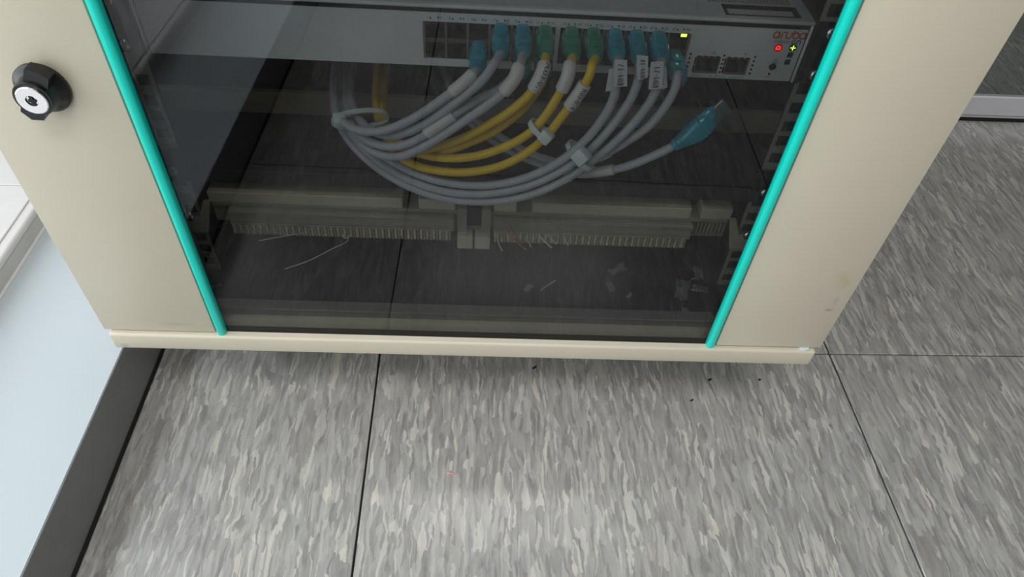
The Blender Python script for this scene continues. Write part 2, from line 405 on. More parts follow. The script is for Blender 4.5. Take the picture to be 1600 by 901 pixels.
# the rest of the office around the camera
struct('ceiling', B(-0.85, 3.3, -3.7, 3.0, 2.6, 2.65), 'roomwall')
struct('wall_right', B(3.2, 3.25, -3.6, 3.0, 0.0, 2.6), 'roomwall')
struct('wall_front', B(-0.85, 3.25, -3.65, -3.6, 0.0, 2.6), 'roomwall')
struct('wall_far', B(-0.85, 3.25, 2.95, 3.0, 0.0, 2.6), 'roomwall')
struct('wall_upper', B(wx0, wx1, -3.6, 3.0, 2.0, 2.6), 'roomwall')
struct('wall_side', B(wx0, wx1, 0.951, 3.0, 0.0, 2.0), 'roomwall')
struct('wall_pier', B(wx0, wx1, -3.6, -2.25, 0.0, 2.0), 'roomwall')

# ================================================================== the cabinet
HT = 1.05
cab = thing('network_cabinet', 'beige steel network cabinet with a smoked glass door and teal edge strips', 'cabinet')
obj('base_tray', B(-0.2968, 0.2968, -0.0035, 0.40, 0.1205, 0.139, bev=0.0024, seg=3), 'beige', cab, smooth=40)
obj('side_panel', B(-0.298, -0.2965, 0.022, 0.40, 0.139, HT), 'beige', cab)
obj('side_panel', B(0.2965, 0.298, 0.022, 0.40, 0.139, HT), 'beige', cab)
obj('inner_side_panel', B(-0.2962, -0.2945, 0.024, 0.398, 0.1395, HT - 0.003), 'inner', cab)
obj('inner_side_panel', B(0.2945, 0.2962, 0.024, 0.398, 0.1395, HT - 0.003), 'inner', cab)
obj('back_panel', B(-0.2965, 0.2965, 0.385, 0.40, 0.139, HT), 'inner', cab)
obj('top_panel', B(-0.298, 0.298, 0.0, 0.40, HT, HT + 0.02, bev=0.003), 'beige', cab)
obj('inner_floor', B(-0.294, 0.294, 0.024, 0.384, 0.1391, 0.1405), 'inner', cab)
fl = bmesh.new(); box(fl, -0.294, 0.294, 0.0215, 0.0236, 0.139, 0.1490, bev=0.0006); box(fl, -0.294, 0.294, 0.0190, 0.0300, 0.1482, 0.1502, bev=0.0006)
obj('front_lip', fl, 'lip', cab)
obj('rear_crossbar', B(-0.294, 0.294, 0.198, 0.206, 0.2215, 0.2440, bev=0.0012), 'cream', cab)
for s in (-1, 1):
    obj('front_post', B(*(sorted((s * 0.252, s * 0.2944))), 0.024, 0.060, 0.1525, HT - 0.003), 'inner', cab)
# mounting rails: a plate with three square holes per rack unit
U0 = 0.3505 - 5 * 0.04445
for s in (-1, 1):
    bm = bmesh.new(); xa_, xb_ = s * 0.2255, s * 0.2452; hx0, hx1 = s * 0.2279, s * 0.2373
    y0, y1 = 0.0722, 0.0738
    box(bm, *sorted((xa_, hx0)), y0, y1, 0.141, HT - 0.003); box(bm, *sorted((hx1, xb_)), y0, y1, 0.141, HT - 0.003)
    box(bm, *sorted((xb_, xb_ - s * 0.0016)), y1, 0.105, 0.141, HT - 0.003)
    z = 0.141
    hs = sorted(U0 + k * 0.04445 + q for k in range(0, 21) for q in (0.00635, 0.022225, 0.0381))
    for h in hs:
        if h - 0.00475 > z and h + 0.005 < HT - 0.003:
            box(bm, *sorted((hx0, hx1)), y0, y1, z, h - 0.00475); z = h + 0.00475
    box(bm, *sorted((hx0, hx1)), y0, y1, z, HT - 0.003)
    obj('mounting_rail', bm, 'rail', cab)
    obj('rail_backing', B(*sorted((s * 0.2272, s * 0.245)), 0.078, 0.0795, 0.141, HT - 0.003), 'inner', cab)
# door leaf
dr = bmesh.new()
GL, GR = -0.2101, 0.2090
box(dr, -0.3, GL, 0.0, 0.0115, 0.1408, HT - 0.004, bev=0.0011, seg=2)
box(dr, GR, 0.3, 0.0, 0.0115, 0.1408, HT - 0.004, bev=0.0011, seg=2)
box(dr, GL - 0.001, GR + 0.001, 0.0, 0.019, HT - 0.06, HT - 0.004, bev=0.0011, seg=2)
door = obj('door', dr, 'beige', cab, smooth=40)
gp = obj('glass_pane', B(GL + 0.006, GR - 0.006, 0.0032, 0.0082, 0.1400, HT - 0.058), 'smoked', door); gp['label'] = 'smoked glass pane'
g2 = bmesh.new(); box(g2, GL + 0.006, GR - 0.006, 0.0030, 0.0084, 0.1390, 0.1400)
box(g2, GL + 0.0002, GL + 0.0044, 0.0084, 0.0096, 0.1400, HT - 0.06); box(g2, GR - 0.0044, GR - 0.0002, 0.0084, 0.0096, 0.1400, HT - 0.06)
obj('gasket', g2, 'gasket', door)
for x in (GL + 0.0010, GR - 0.0081):
    bm = bmesh.new(); W_ = 0.0071; prof = []
    for k in range(13):
        a = math.pi * k / 12; prof.append((x + W_ / 2 - W_ / 2 * math.cos(a), 0.0014 - 0.0034 * math.sin(a) ** 0.8))
    prof = [(x, 0.0042)] + prof + [(x + W_, 0.0042)]
    zs = [(0.1383, 0.80), (0.1388, 0.94), (0.1396, 1.0), (HT - 0.06, 1.0)]
    rings = []
    for z, sc in zs:
        cx, cy = x + W_ / 2, 0.0015
        rings.append([bm.verts.new((cx + (px_ - cx) * sc, cy + (py_ - cy) * sc, z)) for px_, py_ in prof])
    for a, b in zip(rings, rings[1:]):
        for k in range(len(a) - 1): bm.faces.new((a[k], a[k + 1], b[k + 1], b[k]))
    bm.faces.new(rings[0]); bm.faces.new(rings[-1])
    bmesh.ops.recalc_face_normals(bm, faces=bm.faces)
    t = obj('trim_strip', bm, 'teal', door, smooth=50); t['label'] = 'teal half-round edge strip'
obj('hinge_washer', lathe(bmesh.new(), [(0.0042, 0), (0.0042, 0.0016)], (0.2865, 0.0015, 0.1391), (0, 0, 1), 16), 'nylon', cab)
# quarter-turn lock
KX, KZ = -0.2522, 0.3660
k = lathe(bmesh.new(), [(0.0150, 0), (0.0155, 0.0012), (0.0155, 0.003), (0.0140, 0.0048), (0.0118, 0.0058), (0.0110, 0.007), (0.0108, 0.0140), (0.0104, 0.0148)], (KX, 0, KZ), n=36)
ang = math.radians(-27)
wing = [(-0.0062, -0.0135), (0.0, -0.0165), (0.0062, -0.0135), (0.0062, 0.0175), (0.0, 0.0188), (-0.0062, 0.0175)]
ws = []
for wx, wz in wing:
    ws.append((KX + wx * math.cos(ang) - wz * math.sin(ang), -0.0050, KZ + wx * math.sin(ang) + wz * math.cos(ang)))
prism(k, ws, (0, -0.0082, 0))
lock = obj('lock_handle', k, 'blackplastic', cab, smooth=35); lock['label'] = 'black plastic lock knob'
cyl = obj('lock_cylinder', lathe(bmesh.new(), [(0.0087, 0.0138), (0.0087, 0.0156), (0.0082, 0.0161), (0.0034, 0.0161), (0.0030, 0.0151), (0.0001, 0.0151)], (KX, 0, KZ), n=36), 'chrome', lock, smooth=35)
kb = bmesh.new(); box(kb, KX - 0.0009, KX + 0.0009, -0.0159, -0.0149, KZ - 0.0032, KZ + 0.0032); box(kb, KX - 0.0020, KX + 0.0022, -0.0158, -0.0149, KZ - 0.0009, KZ + 0.0007)
obj('keyhole', kb, 'gasket', lock)
# casters
for x, y in ((-0.212, 0.116), (0.21, 0.135), (-0.24, 0.34), (0.24, 0.34)):
    bm = B(x - 0.019, x + 0.019, y - 0.02, y + 0.02, 0.112, 0.1206, bev=0.001)
    box(bm, x - 0.016, x - 0.0135, y - 0.012, y + 0.012, 0.034, 0.112); box(bm, x + 0.0135, x + 0.016, y - 0.012, y + 0.012, 0.034, 0.112)
    c = obj('caster', bm, 'blacksteel', cab)
    obj('wheel', lathe(bmesh.new(), [(0.034, -0.011), (0.038, -0.007), (0.038, 0.007), (0.034, 0.011)], (x, y, 0.0383), (1, 0, 0), 28), 'rubber', c, smooth=35)

# ================================================================== the switch
SX, SZ0, SZ1, SY = 0.2213, 0.3505, 0.3945, 0.0702
PX0, PX1, PZ0, PZ1 = -0.0357, 0.1412, 0.3562, 0.3822
sw = thing('network_switch', 'pale grey rack network switch with patch cables plugged into its ports', 'network switch', (0, SY, SZ0))
bm = bmesh.new()
for a in ((-SX, SX, 0.0725, 0.27, SZ0, SZ0 + 0.001), (-SX, -SX + 0.001, 0.0725, 0.27, SZ0, SZ1 - 0.001), (SX - 0.001, SX, 0.0725, 0.27, SZ0, SZ1 - 0.001), (-SX, SX, 0.269, 0.27, SZ0, SZ1 - 0.001)): box(bm, *a)
obj('chassis', bm, 'switch', sw)
bm = bmesh.new(); RX0, RX1, RY0, RY1 = 0.1622, 0.2130, 0.0738, 0.0890
for a in ((-SX, RX0, 0.0725, 0.27), (RX1, SX, 0.0725, 0.27), (RX0, RX1, 0.0725, RY0), (RX0, RX1, RY1, 0.27)): box(bm, *a, SZ1 - 0.001, SZ1)
box(bm, RX0, RX1, RY0, RY1, SZ1 - 0.003, SZ1 - 0.002)
cover = obj('top_cover', bm, 'switchtop', sw)
bm = bmesh.new()
for a in ((RX0, RX1, RY1 - 0.0016, RY1), (RX0, RX1, RY0, RY0 + 0.0012), (RX0, RX0 + 0.0022, RY0, RY1), (RX1 - 0.0022, RX1, RY0, RY1)): box(bm, *a, SZ1 - 0.0021, SZ1 + 0.0003)
obj('recess_rim', bm, 'gasket', sw)
bm = bmesh.new()
for i in range(26):
    for j in range(5):
        x = 0.154 + i * 0.0022 + (j % 2) * 0.0011; y = 0.0925 + j * 0.0022
        box(bm, x, x + 0.0013, y, y + 0.0012, SZ1 - 0.0005, SZ1 + 0.00025)
o = obj('vent_slots', bm, 'portmetal', sw); o['kind'] = 'stuff'
# front: panel with cut-outs, raised rim above and at the sides
bm = bmesh.new(); f0, f1 = SY, SY + 0.0012
GAP0, GAP1 = 0.0512, 0.0543
S1 = (0.1492, 0.1660, 0.3542, 0.3665); S2 = (0.1700, 0.1862, 0.3542, 0.3665)
box(bm, -SX + 0.0022, PX0, f0, f1, SZ0 + 0.0002, SZ1 - 0.003)
box(bm, PX0, PX1, f0, f1, PZ1, SZ1 - 0.003); box(bm, PX0, PX1, f0, f1, SZ0 + 0.0002, PZ0)
box(bm, GAP0, GAP1, f0, f1, PZ0, PZ1)
box(bm, PX1, S1[0], f0, f1, SZ0 + 0.0002, SZ1 - 0.003)
box(bm, S1[0], S2[1], f0, f1, S1[3], SZ1 - 0.003); box(bm, S1[0], S2[1], f0, f1, SZ0 + 0.0002, S1[2]); box(bm, S1[1], S2[0], f0, f1, S1[2], S1[3])
box(bm, S2[1], SX - 0.0022, f0, f1, SZ0 + 0.0002, SZ1 - 0.003)
obj('front_panel', bm, 'switch', sw)
bm = bmesh.new()
box(bm, -SX, SX, SY - 0.0022, SY + 0.003, SZ1 - 0.0024, SZ1, bev=0.0008, seg=2)
for s in (-1, 1): box(bm, *sorted((s * SX, s * (SX - 0.0018))), SY - 0.0022, SY + 0.003, SZ0, SZ1 - 0.0024, bev=0.0006)
obj('rim', bm, 'switch', sw, smooth=40)
bm = bmesh.new(); box(bm, -SX + 0.0018, SX - 0.0018, SY - 0.0003, SY + 0.001, SZ1 - 0.0058, SZ1 - 0.0024)  # black strips stand in for the shade inside the rim
for s in (-1, 1): box(bm, *sorted((s * (SX - 0.0018), s * (SX - 0.0024))), SY - 0.0004, SY + 0.001, SZ0, SZ1 - 0.003)
obj('rim_shade_strip', bm, 'gasket', sw)
for s in (-1, 1):
    bm = B(*sorted((s * (SX + 0.0022), s * 0.2412)), 0.0692, 0.0716, SZ0, SZ1, bev=0.0006)
    box(bm, *sorted((s * (SX + 0.0006), s * (SX + 0.0028))), 0.0670, 0.11, SZ0, SZ1, bev=0.0006)
    e = obj('mounting_ear', bm, 'blacksteel', sw)
    for z in (0.3878, 0.3572):
        obj('screw', lathe(bmesh.new(), [(0.0046, 0), (0.0046, 0.0008), (0.0040, 0.0022), (0.0026, 0.0032), (0.0008, 0.0036)], (s * 0.2345, 0.0692, z), n=20), 'chrome', e, smooth=50)
# sockets
PW = (GAP0 - PX0) / 6; PH = (PZ1 - PZ0) / 2; RH = 0.0005
def socket_bm(up):
    bm = bmesh.new(); w, h = PW / 2, PH / 2; s = 1 if up else -1
    def zb(a, b): return sorted((s * a, s * b))
    box(bm, -w, -w + 0.0012, 0.0006, 0.012, -h, h); box(bm, w - 0.0012, w, 0.0006, 0.012, -h, h)
    box(bm, -w + 0.0012, w - 0.0012, 0.0006, 0.012, *zb(-h, -h + 0.0016))
    box(bm, -w + 0.0012, -0.0033, 0.0006, 0.012, *zb(h - 0.0030, h)); box(bm, 0.0033, w - 0.0012, 0.0006, 0.012, *zb(h - 0.0030, h))
    box(bm, -0.0033, 0.0033, 0.0006, 0.012, *zb(h - 0.0008, h))
    box(bm, -w, w, 0.012, 0.0125, -h, h)
    return bm
PORT = {}
pu = None; pd = None
for i in range(12):
    cx = (PX0 if i < 6 else GAP1) + (i % 6 + 0.5) * PW
    for r in (0, 1):
        cz = PZ1 - PH / 2 - r * PH
        PORT[i, r] = Vector((cx, SY, cz))
        base = pu if r == 0 else pd
        if base is None:
            base = obj('ethernet_port', socket_bm(r == 0), 'port', sw)
            if r == 0: pu = base
            else: pd = base
            o = base
        else:
            o = base.copy(); col.objects.link(o)
        o.matrix_parent_inverse = Matrix(); o.location = (cx, 0, cz - SZ0)
for i in range(13):
    x = PX0 + i * PW if i <= 6 else GAP1 + (i - 6) * PW
    if i == 6: continue
    bm = B(x - 0.0007, x + 0.0007, SY - 0.0004, SY + 0.0014, PZ0 + 0.0002, PZ1 - 0.0002)
    obj('port_divider', bm, 'portmetal', sw)
for i in range(12):
    c_ = PORT[i, 0]; zz = (PZ0 + PZ1) / 2
    obj('row_divider', B(c_.x - PW / 2 + 0.0008, c_.x + PW / 2 - 0.0008, SY + 0.0002, SY + 0.0016, zz - 0.0015, zz + 0.0015), 'portbar', sw)
obj('link_light', B(0.1352, 0.1389, SY + 0.0001, SY + 0.0012, 0.3796, 0.3815), 'greenled', sw)['label'] = 'lit green link light'
for q, (a, b, c, d) in enumerate((S1, S2)):
    bm = bmesh.new(); y0, y1 = SY - 0.0003, 0.09
    box(bm, a, a + 0.0008, y0, y1, c, d); box(bm, b - 0.0008, b, y0, y1, c, d); box(bm, a, b, y0, y1, c, c + 0.0008); box(bm, a, b, y0, y1, d - 0.0008, d)
    box(bm, a, b, y1, y1 + 0.001, c, d)
    sfp = obj('fibre_port', bm, 'portmetal', sw)
    bm = B(a + 0.0009, b - 0.0009, SY + 0.0012, 0.0895, c + 0.0009, d - 0.0009)  # black block stands in for the dark inside the open cage
    obj('cage_dark', bm, 'gasket', sfp)
    bm = bmesh.new()
    for k_ in range(4): box(bm, a + 0.0004 + k_ * 0.0042, a + 0.0034 + k_ * 0.0042, SY - 0.0005, SY + 0.0003, d - 0.0005, d + 0.0005)
    for k_ in range(2): box(bm, a - 0.0008, a + 0.0001, SY - 0.0005, SY + 0.0003, c + 0.001 + k_ * 0.0058, c + 0.0056 + k_ * 0.0058)
    obj('cage_slots', bm, 'gasket', sfp)
bm = bmesh.new()
for x in (0.1446, 0.1680, 0.1893):
    for k_ in range(5): lathe(bm, [(0.0008, -0.0003), (0.0008, 0.0003)], (x, SY, 0.3555 + k_ * 0.0031), n=10)
obj('vent_dots', bm, 'gasket', sw)['kind'] = 'stuff'
# status lamps, button, reset hole
def face(x, z, dy=0.00015): return Vector((x, SY - dy, z))
rl = obj('status_light', lathe(bmesh.new(), [(0.0030, -0.0002), (0.0030, 0.0002)], (0.2028, SY, 0.3752), n=24), 'redbase', sw); rl['label'] = 'red glowing cloud status light'
bm = bmesh.new(); stroke(bm, arc(0, -0.0002, 0.0014, -30, 210) + [(-0.0013, -0.0009), (0.0013, -0.0009)], 0.0006, lambda x, y: face(0.2028 + x, 0.3752 + y, 0.0004))
obj('cloud_icon', bm, 'redled', rl)
gl = obj('power_light', lathe(bmesh.new(), [(0.0027, -0.0002), (0.0027, 0.0002)], (0.2128, SY, 0.3757), n=24), 'greenbase', sw); gl['label'] = 'green cross power light'
bm = bmesh.new(); stroke(bm, [(-0.0018, 0), (0.0018, 0)], 0.0006, lambda x, y: face(0.2128 + x, 0.3757 + y, 0.0004)); stroke(bm, [(0, -0.0018), (0, 0.0018)], 0.0006, lambda x, y: face(0.2128 + x, 0.3757 + y, 0.00045))
obj('cross_icon', bm, 'greenled', gl)
for x, z in ((0.2127, 0.3704), (0.2126, 0.3652)):
    sq = obj('mode_light', B(x - 0.0019, x + 0.0019, SY - 0.0003, SY + 0.0002, z - 0.0019, z + 0.0019, bev=0.0002), 'print', sw)
obj('reset_button', lathe(bmesh.new(), [(0.0025, 0), (0.0025, 0.0006), (0.0019, 0.0008), (0.0018, 0.0002), (0.0001, 0.0002)], (0.2034, SY, 0.3614), n=24), 'gasket', sw)
obj('pin_hole', lathe(bmesh.new(), [(0.0009, -0.0002), (0.0009, 0.0002)], (0.2029, SY, 0.3557), n=14), 'gasket', sw)
# printing
bm = bmesh.new()
fr = lambda cx, cz: (lambda x, y: face(cx + x, cz + y))
tri = lambda cx, cz, s: bm.faces.new([bm.verts.new(face(cx + a, cz + b)) for a, b in ((-0.0008, -0.0007 * s), (0.0008, -0.0007 * s), (0, 0.0008 * s))])
for i in range(12):
    cx = PORT[i, 0].x; zt = 0.3848; o = 2 * i + 1; dd = 0.0022
    wide = 0.0009 if o > 9 else 0.0
    text_bm(str(o), 0.0027, fr(cx - 0.0045 - wide * 0.4, zt), bm); tri(cx - 0.0027 + wide * 0.6, zt, 1)
    wide = 0.0009 if o + 1 > 9 else 0.0
    tri(cx + 0.0024 - wide * 0.4, zt, -1); text_bm(str(o + 1), 0.0027, fr(cx + 0.0043 + wide * 0.5, zt), bm)
text_bm('1G / SFP Ports', 0.0021, fr(0.1672, 0.3521), bm)
for a, b in ((0.1480, 0.1585), (0.1760, 0.1860)):
    stroke(bm, [(a, 0.3521), (b, 0.3521)], 0.0003, lambda x, y: face(x, y))
text_bm('25', 0.0022, fr(0.1602, 0.3694), bm); text_bm('26', 0.0022, fr(0.1822, 0.3694), bm)
text_bm('LED', 0.0018, fr(0.2040, 0.3662), bm); text_bm('Mode', 0.0018, fr(0.2038, 0.3645), bm); text_bm('Reset', 0.0016, fr(0.2025, 0.3536), bm)
obj('printed_numbers', bm, 'print', sw)['kind'] = 'stuff'
# logo word in round strokes, fainter second line
bm = bmesh.new(); x0, z0, r, wd = 0.1968, 0.3842, 0.00205, 0.00105
F = lambda x, y: face(x0 + x * 0.92, z0 + y)
def a_(cx): stroke(bm, arc(cx, 0, r, 0, 360, 22), wd, F); stroke(bm, [(cx + r, r * 1.15), (cx + r, -r * 1.15)], wd, F)
a_(0.0020)
stroke(bm, [(0.0060, -r * 1.15), (0.0060, 0.0002)] + arc(0.0060 + r * 0.95, 0.0002, r * 0.95, 180, 75, 8), wd, F)
stroke(bm, [(0.0092, r * 1.1), (0.0092, -0.0001)] + arc(0.0092 + r * 0.95, -0.0001, r * 0.95, 180, 360, 14) + [(0.0092 + r * 1.9, r * 1.1)], wd, F)
stroke(bm, arc(0.0164, 0, r, 0, 360, 22), wd, F); stroke(bm, [(0.0164 - r, r * 1.7), (0.0164 - r, -0.0002)], wd, F)
a_(0.0214)
obj('logo_word', bm, 'orange', sw)['label'] = 'orange lowercase logo word'
bm = text_bm('instant', 0.0038, fr(0.2040, 0.3797)); F2 = lambda x, y: face(0.2118 + x, 0.3797 + y)
obj('logo_subtitle', bm, 'portmetal', sw)
bm = bmesh.new(); stroke(bm, arc(0, 0, 0.0012, 0, 360, 18), 0.0006, F2); stroke(bm, [(0.0024, -0.0014), (0.0024, 0.0002)] + arc(0.0035, 0.0002, 0.0011, 180, 0, 8) + [(0.0046, -0.0014)], 0.0006, F2)
obj('logo_on', bm, 'print', sw)

# ================================================================== black shelf under the switch
sh = thing('rack_shelf', 'shallow black steel rack shelf behind the hanging cables', 'shelf', (0, 0.07, 0.2525))
bm = B(-0.2215, 0.2215, 0.0700, 0.150, 0.2530, 0.2545); box(bm, -0.2215, 0.2215, 0.0690, 0.0705, 0.2425, 0.2549, bev=0.0004)
obj('tray', bm, 'blacksteel', sh)
for s in (-1, 1):
    e = obj('mounting_ear', B(*sorted((s * 0.2215, s * 0.2412)), 0.0697, 0.0716, 0.2412, 0.2735, bev=0.0005), 'blacksteel', sh)
    obj('screw', lathe(bmesh.new(), [(0.0046, 0), (0.0046, 0.0008), (0.0040, 0.0022), (0.0026, 0.0032), (0.0008, 0.0036)], (s * 0.2337, 0.0697, 0.2521), n=20), 'chrome', e, smooth=50)

# ================================================================== wiring block panel below
wb = thing('wiring_block_panel', 'cream plastic wiring block panel with rows of contact teeth', 'wiring block', (0, 0.08, 0.19))
bm = bmesh.new()
for a, b in ((-0.214, -0.0585), (-0.0455, -0.0155), (0.0155, 0.0345), (0.0475, 0.1795), (0.1885, 0.214)):
    box(bm, a, b, 0.0700, 0.0880, 0.2215, 0.2318, bev=0.0006)
obj('top_ledge', bm, 'cream', wb)
bm = bmesh.new(); box(bm, -0.2145, 0.2145, 0.0745, 0.0885, 0.1985, 0.2215)
box(bm, -0.2125, 0.2125, 0.0700, 0.0745, 0.2178, 0.2215, bev=0.0004)
obj('block_back', bm, 'creamdark', wb)
for q, (a, b) in enumerate(((-0.2000, -0.0165), (0.0160, 0.1830))):
    bm = bmesh.new()
    box(bm, a, b, 0.0655, 0.0748, 0.2030, 0.2176, bev=0.0005)
    box(bm, a, b, 0.0640, 0.0660, 0.2146, 0.2170, bev=0.0004); box(bm, a, b, 0.0640, 0.0660, 0.2032, 0.2052, bev=0.0004); box(bm, a, b, 0.0644, 0.0660, 0.2062, 0.2072)
    strip = obj('connector_strip', bm, 'creamdark', wb)
    bm = bmesh.new(); x = a + 0.0010; j = 0
    while x < b - 0.003:
        box(bm, x, x + 0.0023, 0.0640, 0.0735, 0.1928, 0.2032, bev=0.0004); box(bm, x + 0.0003, x + 0.0020, 0.0634, 0.0645, 0.1952, 0.1985)
        x += 0.0053; j += 1
    o = obj('contact_teeth', bm, 'tooth', strip); o['kind'] = 'stuff'
    bm = bmesh.new(); x = a + 0.0038
    while x < b - 0.003:
        box(bm, x, x + 0.0019, 0.0646, 0.0735, 0.1918, 0.2032, bev=0.0003); x += 0.0053
    o = obj('contact_blades', bm, 'creamdark', strip); o['kind'] = 'stuff'
bm = bmesh.new(); x = 0.1850
while x < 0.2115: box(bm, x, x + 0.0017, 0.0705, 0.0780, 0.2035, 0.2165, bev=0.0003); x += 0.0032
o = obj('end_teeth', bm, 'creamdark', wb)
# centre carrier: two square feet under a dark window
bm = bmesh.new(); box(bm, -0.0138, -0.0062, 0.0660, 0.0800, 0.2010, 0.2270); box(bm, 0.0062, 0.0138, 0.0660, 0.0800, 0.2010, 0.2270); box(bm, -0.0138, 0.0138, 0.0720, 0.0800, 0.1990, 0.2060)
mid = obj('centre_carrier', bm, 'creamdark', wb)
obj('carrier_window', B(-0.0062, 0.0062, 0.0690, 0.0722, 0.2062, 0.2268), 'gasket', mid)
for a, b in ((-0.0138, -0.0008), (0.0008, 0.0138)): obj('carrier_foot', B(a, b, 0.0600, 0.0720, 0.1875, 0.2015, bev=0.0006), 'cream', mid)
# end brackets reaching the rails
for s in (-1, 1):
    pts = [(s * a, 0.0690, b) for a, b in ((0.2135, 0.2225), (0.2187, 0.2225), (0.2268, 0.2035), (0.2405, 0.2095), (0.2405, 0.1890), (0.2228, 0.1890))]
    br = obj('end_bracket', prism(bmesh.new(), pts, (0, 0.0026, 0)), 'cream', wb)
    obj('screw', lathe(bmesh.new(), [(0.0046, 0), (0.0046, 0.0008), (0.0040, 0.0022), (0.0026, 0.0032), (0.0008, 0.0036)], (s * 0.2335, 0.0690, 0.2065), n=20), 'chrome', br, smooth=50)
# loose wires punched into the teeth
for pts, r_, mm in ((((790, 352, .063), (796, 366, .058), (808, 378, .052), (822, 390, .046)), 0.0007, 'copper'), (((797, 352, .063), (805, 368, .057), (815, 380, .05)), 0.0007, 'copper'),
                    (((777, 366, .063), (779, 380, .055), (785, 392, .048)), 0.0005, 'whitewire'), (((842, 368, .063), (850, 376, .056), (862, 387, .048)), 0.0006, 'whitewire'),
                    (((857, 368, .063), (864, 376, .057), (870, 381, .052)), 0.0006, 'whitewire'), (((880, 370, .063), (884, 376, .057), (888, 383, .052)), 0.0006, 'whitewire'),
                    (((824, 370, .063), (826, 378, .057), (830, 386, .05)), 0.0005, 'whitewire'), (((545, 366, .064), (543, 376, .058), (520, 388, .05), (480, 408, .04), (445, 420, .034)), 0.00035, 'whitewire'),
                    (((540, 362, .064), (536, 368, .06), (540, 372, .056), (548, 368, .06)), 0.0005, 'whitewire'), (((480, 362, .064), (460, 366, .058), (425, 372, .05), (405, 376, .046)), 0.00035, 'whitewire')):
    obj('loose_wire', tube(bmesh.new(), spline([P(*p) for p in pts], 6), r_, 6), mm, wb)

# ================================================================== patch cables
CR = 0.0030
def boot_on(root, path, mm, hood=True, loose=False):
    """moulded plug boot lofted along the first 40 mm of path (path starts inside the socket)"""
    acc = [0.0]
    for a, b in zip(path, path[1:]): acc.append(acc[-1] + (b - a).length)
    def at(s):
        for i in range(1, len(acc)):
            if acc[i] >= s:
                f = (s - acc[i - 1]) / max(acc[i] - acc[i - 1], 1e-9); return path[i - 1].lerp(path[i], f)
        return path[-1]
    st = [(0.000, .0057, .0040, 8), (0.0125, .0057, .0040, 8), (0.0128, .0061, .0046, 5), (0.016, .0063, .0050, 4), (0.0205, .0064, .0052, 4), (0.0208, .0060, .0049, 4), (0.0215, .0064, .0052, 4), (0.029, .0063, .0052, 4), (0.034, .0056, .0048, 3), (0.039, .0046, .0044, 2.4), (0.0435, .0038, .0038, 2)]
    if loose:   # the clear connector shows in front of the fatter boot
        cn = obj('connector', loft(bmesh.new(), [at(0.0), at(0.0005), at(0.0135)], [(.0050, .0034, 8), (.0056, .0039, 8), (.0056, .0039, 8)], (1, 0, 0)), 'clearplug', root, smooth=30)
        st = [(0.0132, .0058, .0044, 5), (0.0155, .0072, .0060, 4), (0.020, .0079, .0068, 3.5), (0.0206, .0074, .0062, 3.5), (0.0212, .0079, .0068, 3.5), (0.027, .0076, .0066, 3.2), (0.032, .0062, .0056, 2.8), (0.037, .0048, .0047, 2.4), (0.0435, .0038, .0038, 2)]
    bm = loft(bmesh.new(), [at(s[0]) for s in st], [s[1:] for s in st], (1, 0, 0))
    b = obj('plug_boot', bm, mm, root, smooth=45)
    if hood:   # arched latch guard on top of the plug
        h = [(0.011, .0030, .0006), (0.0135, .0040, .0022), (0.017, .0046, .0030), (0.0215, .0046, .0026), (0.027, .0040, .0008)]
        obj('latch_guard', loft(bmesh.new(), [at(s[0]) + Vector((0, 0, 0.0052)) for s in h], [s[1:] for s in h], (1, 0, 0), pw=2.4), mm, b, smooth=50)
    bm = bmesh.new()
    for s in (0.0352, 0.0374, 0.0396, 0.0418):
        c = at(s); t = (at(s + .001) - at(s - .001)).normalized(); rr = 0.0056 - (s - 0.034) * 0.19
        u = Vector((1, 0, 0)); u = (u - t * u.dot(t)).normalized(); v = t.cross(u)
        tube(bm, [c + (u * math.cos(2 * math.pi * k / 18) + v * math.sin(2 * math.pi * k / 18)) * rr for k in range(18)], 0.00055, 6, closed=True)
    obj('strain_ribs', bm, mm, b, smooth=60)
    return b
def sleeve_on(root, path, pa, pb, r=0.0040, txt=None, rev=False, size=0.0042, mm='sleeve', vis=0.0):
    ia = min(range(len(path)), key=lambda i: (pix(path[i]) - Vector(pa)).length)
    ib = min(range(len(path)), key=lambda i: (pix(path[i]) - Vector(pb)).length)
    seg = path[min(ia, ib):max(ia, ib) + 1]
    if ia > ib: seg = seg[::-1]
    bm = tube(bmesh.new(), seg, r, 16)
    s = obj('label_sleeve', bm, mm, root, smooth=50); s['label'] = 'white wrap-around label'
    if txt:
        L_ = [0.0]
        for a, b in zip(seg, seg[1:]): L_.append(L_[-1] + (b - a).length)
        def at(x):
            x = max(0, min(L_[-1] - 1e-6, x))
            for i in range(1, len(L_)):
                if L_[i] >= x: return seg[i - 1].lerp(seg[i], (x - L_[i - 1]) / (L_[i] - L_[i - 1]))
        half = L_[-1] / 2
        def fr_(x, y):
            c = at(half + x); t = (at(half + x + .0008) - at(half + x - .0008)).normalized()
            n = (CAM - c); n = (n - t * n.dot(t)).normalized(); bvec = n.cross(t)
            a = y / r + vis
            return c + (n * math.cos(a) + bvec * math.sin(a)) * (r + 0.0002)
        obj('printed_text', text_bm(txt, size, fr_), 'print' if mm == 'sleeve' else 'ink', s)
    return s
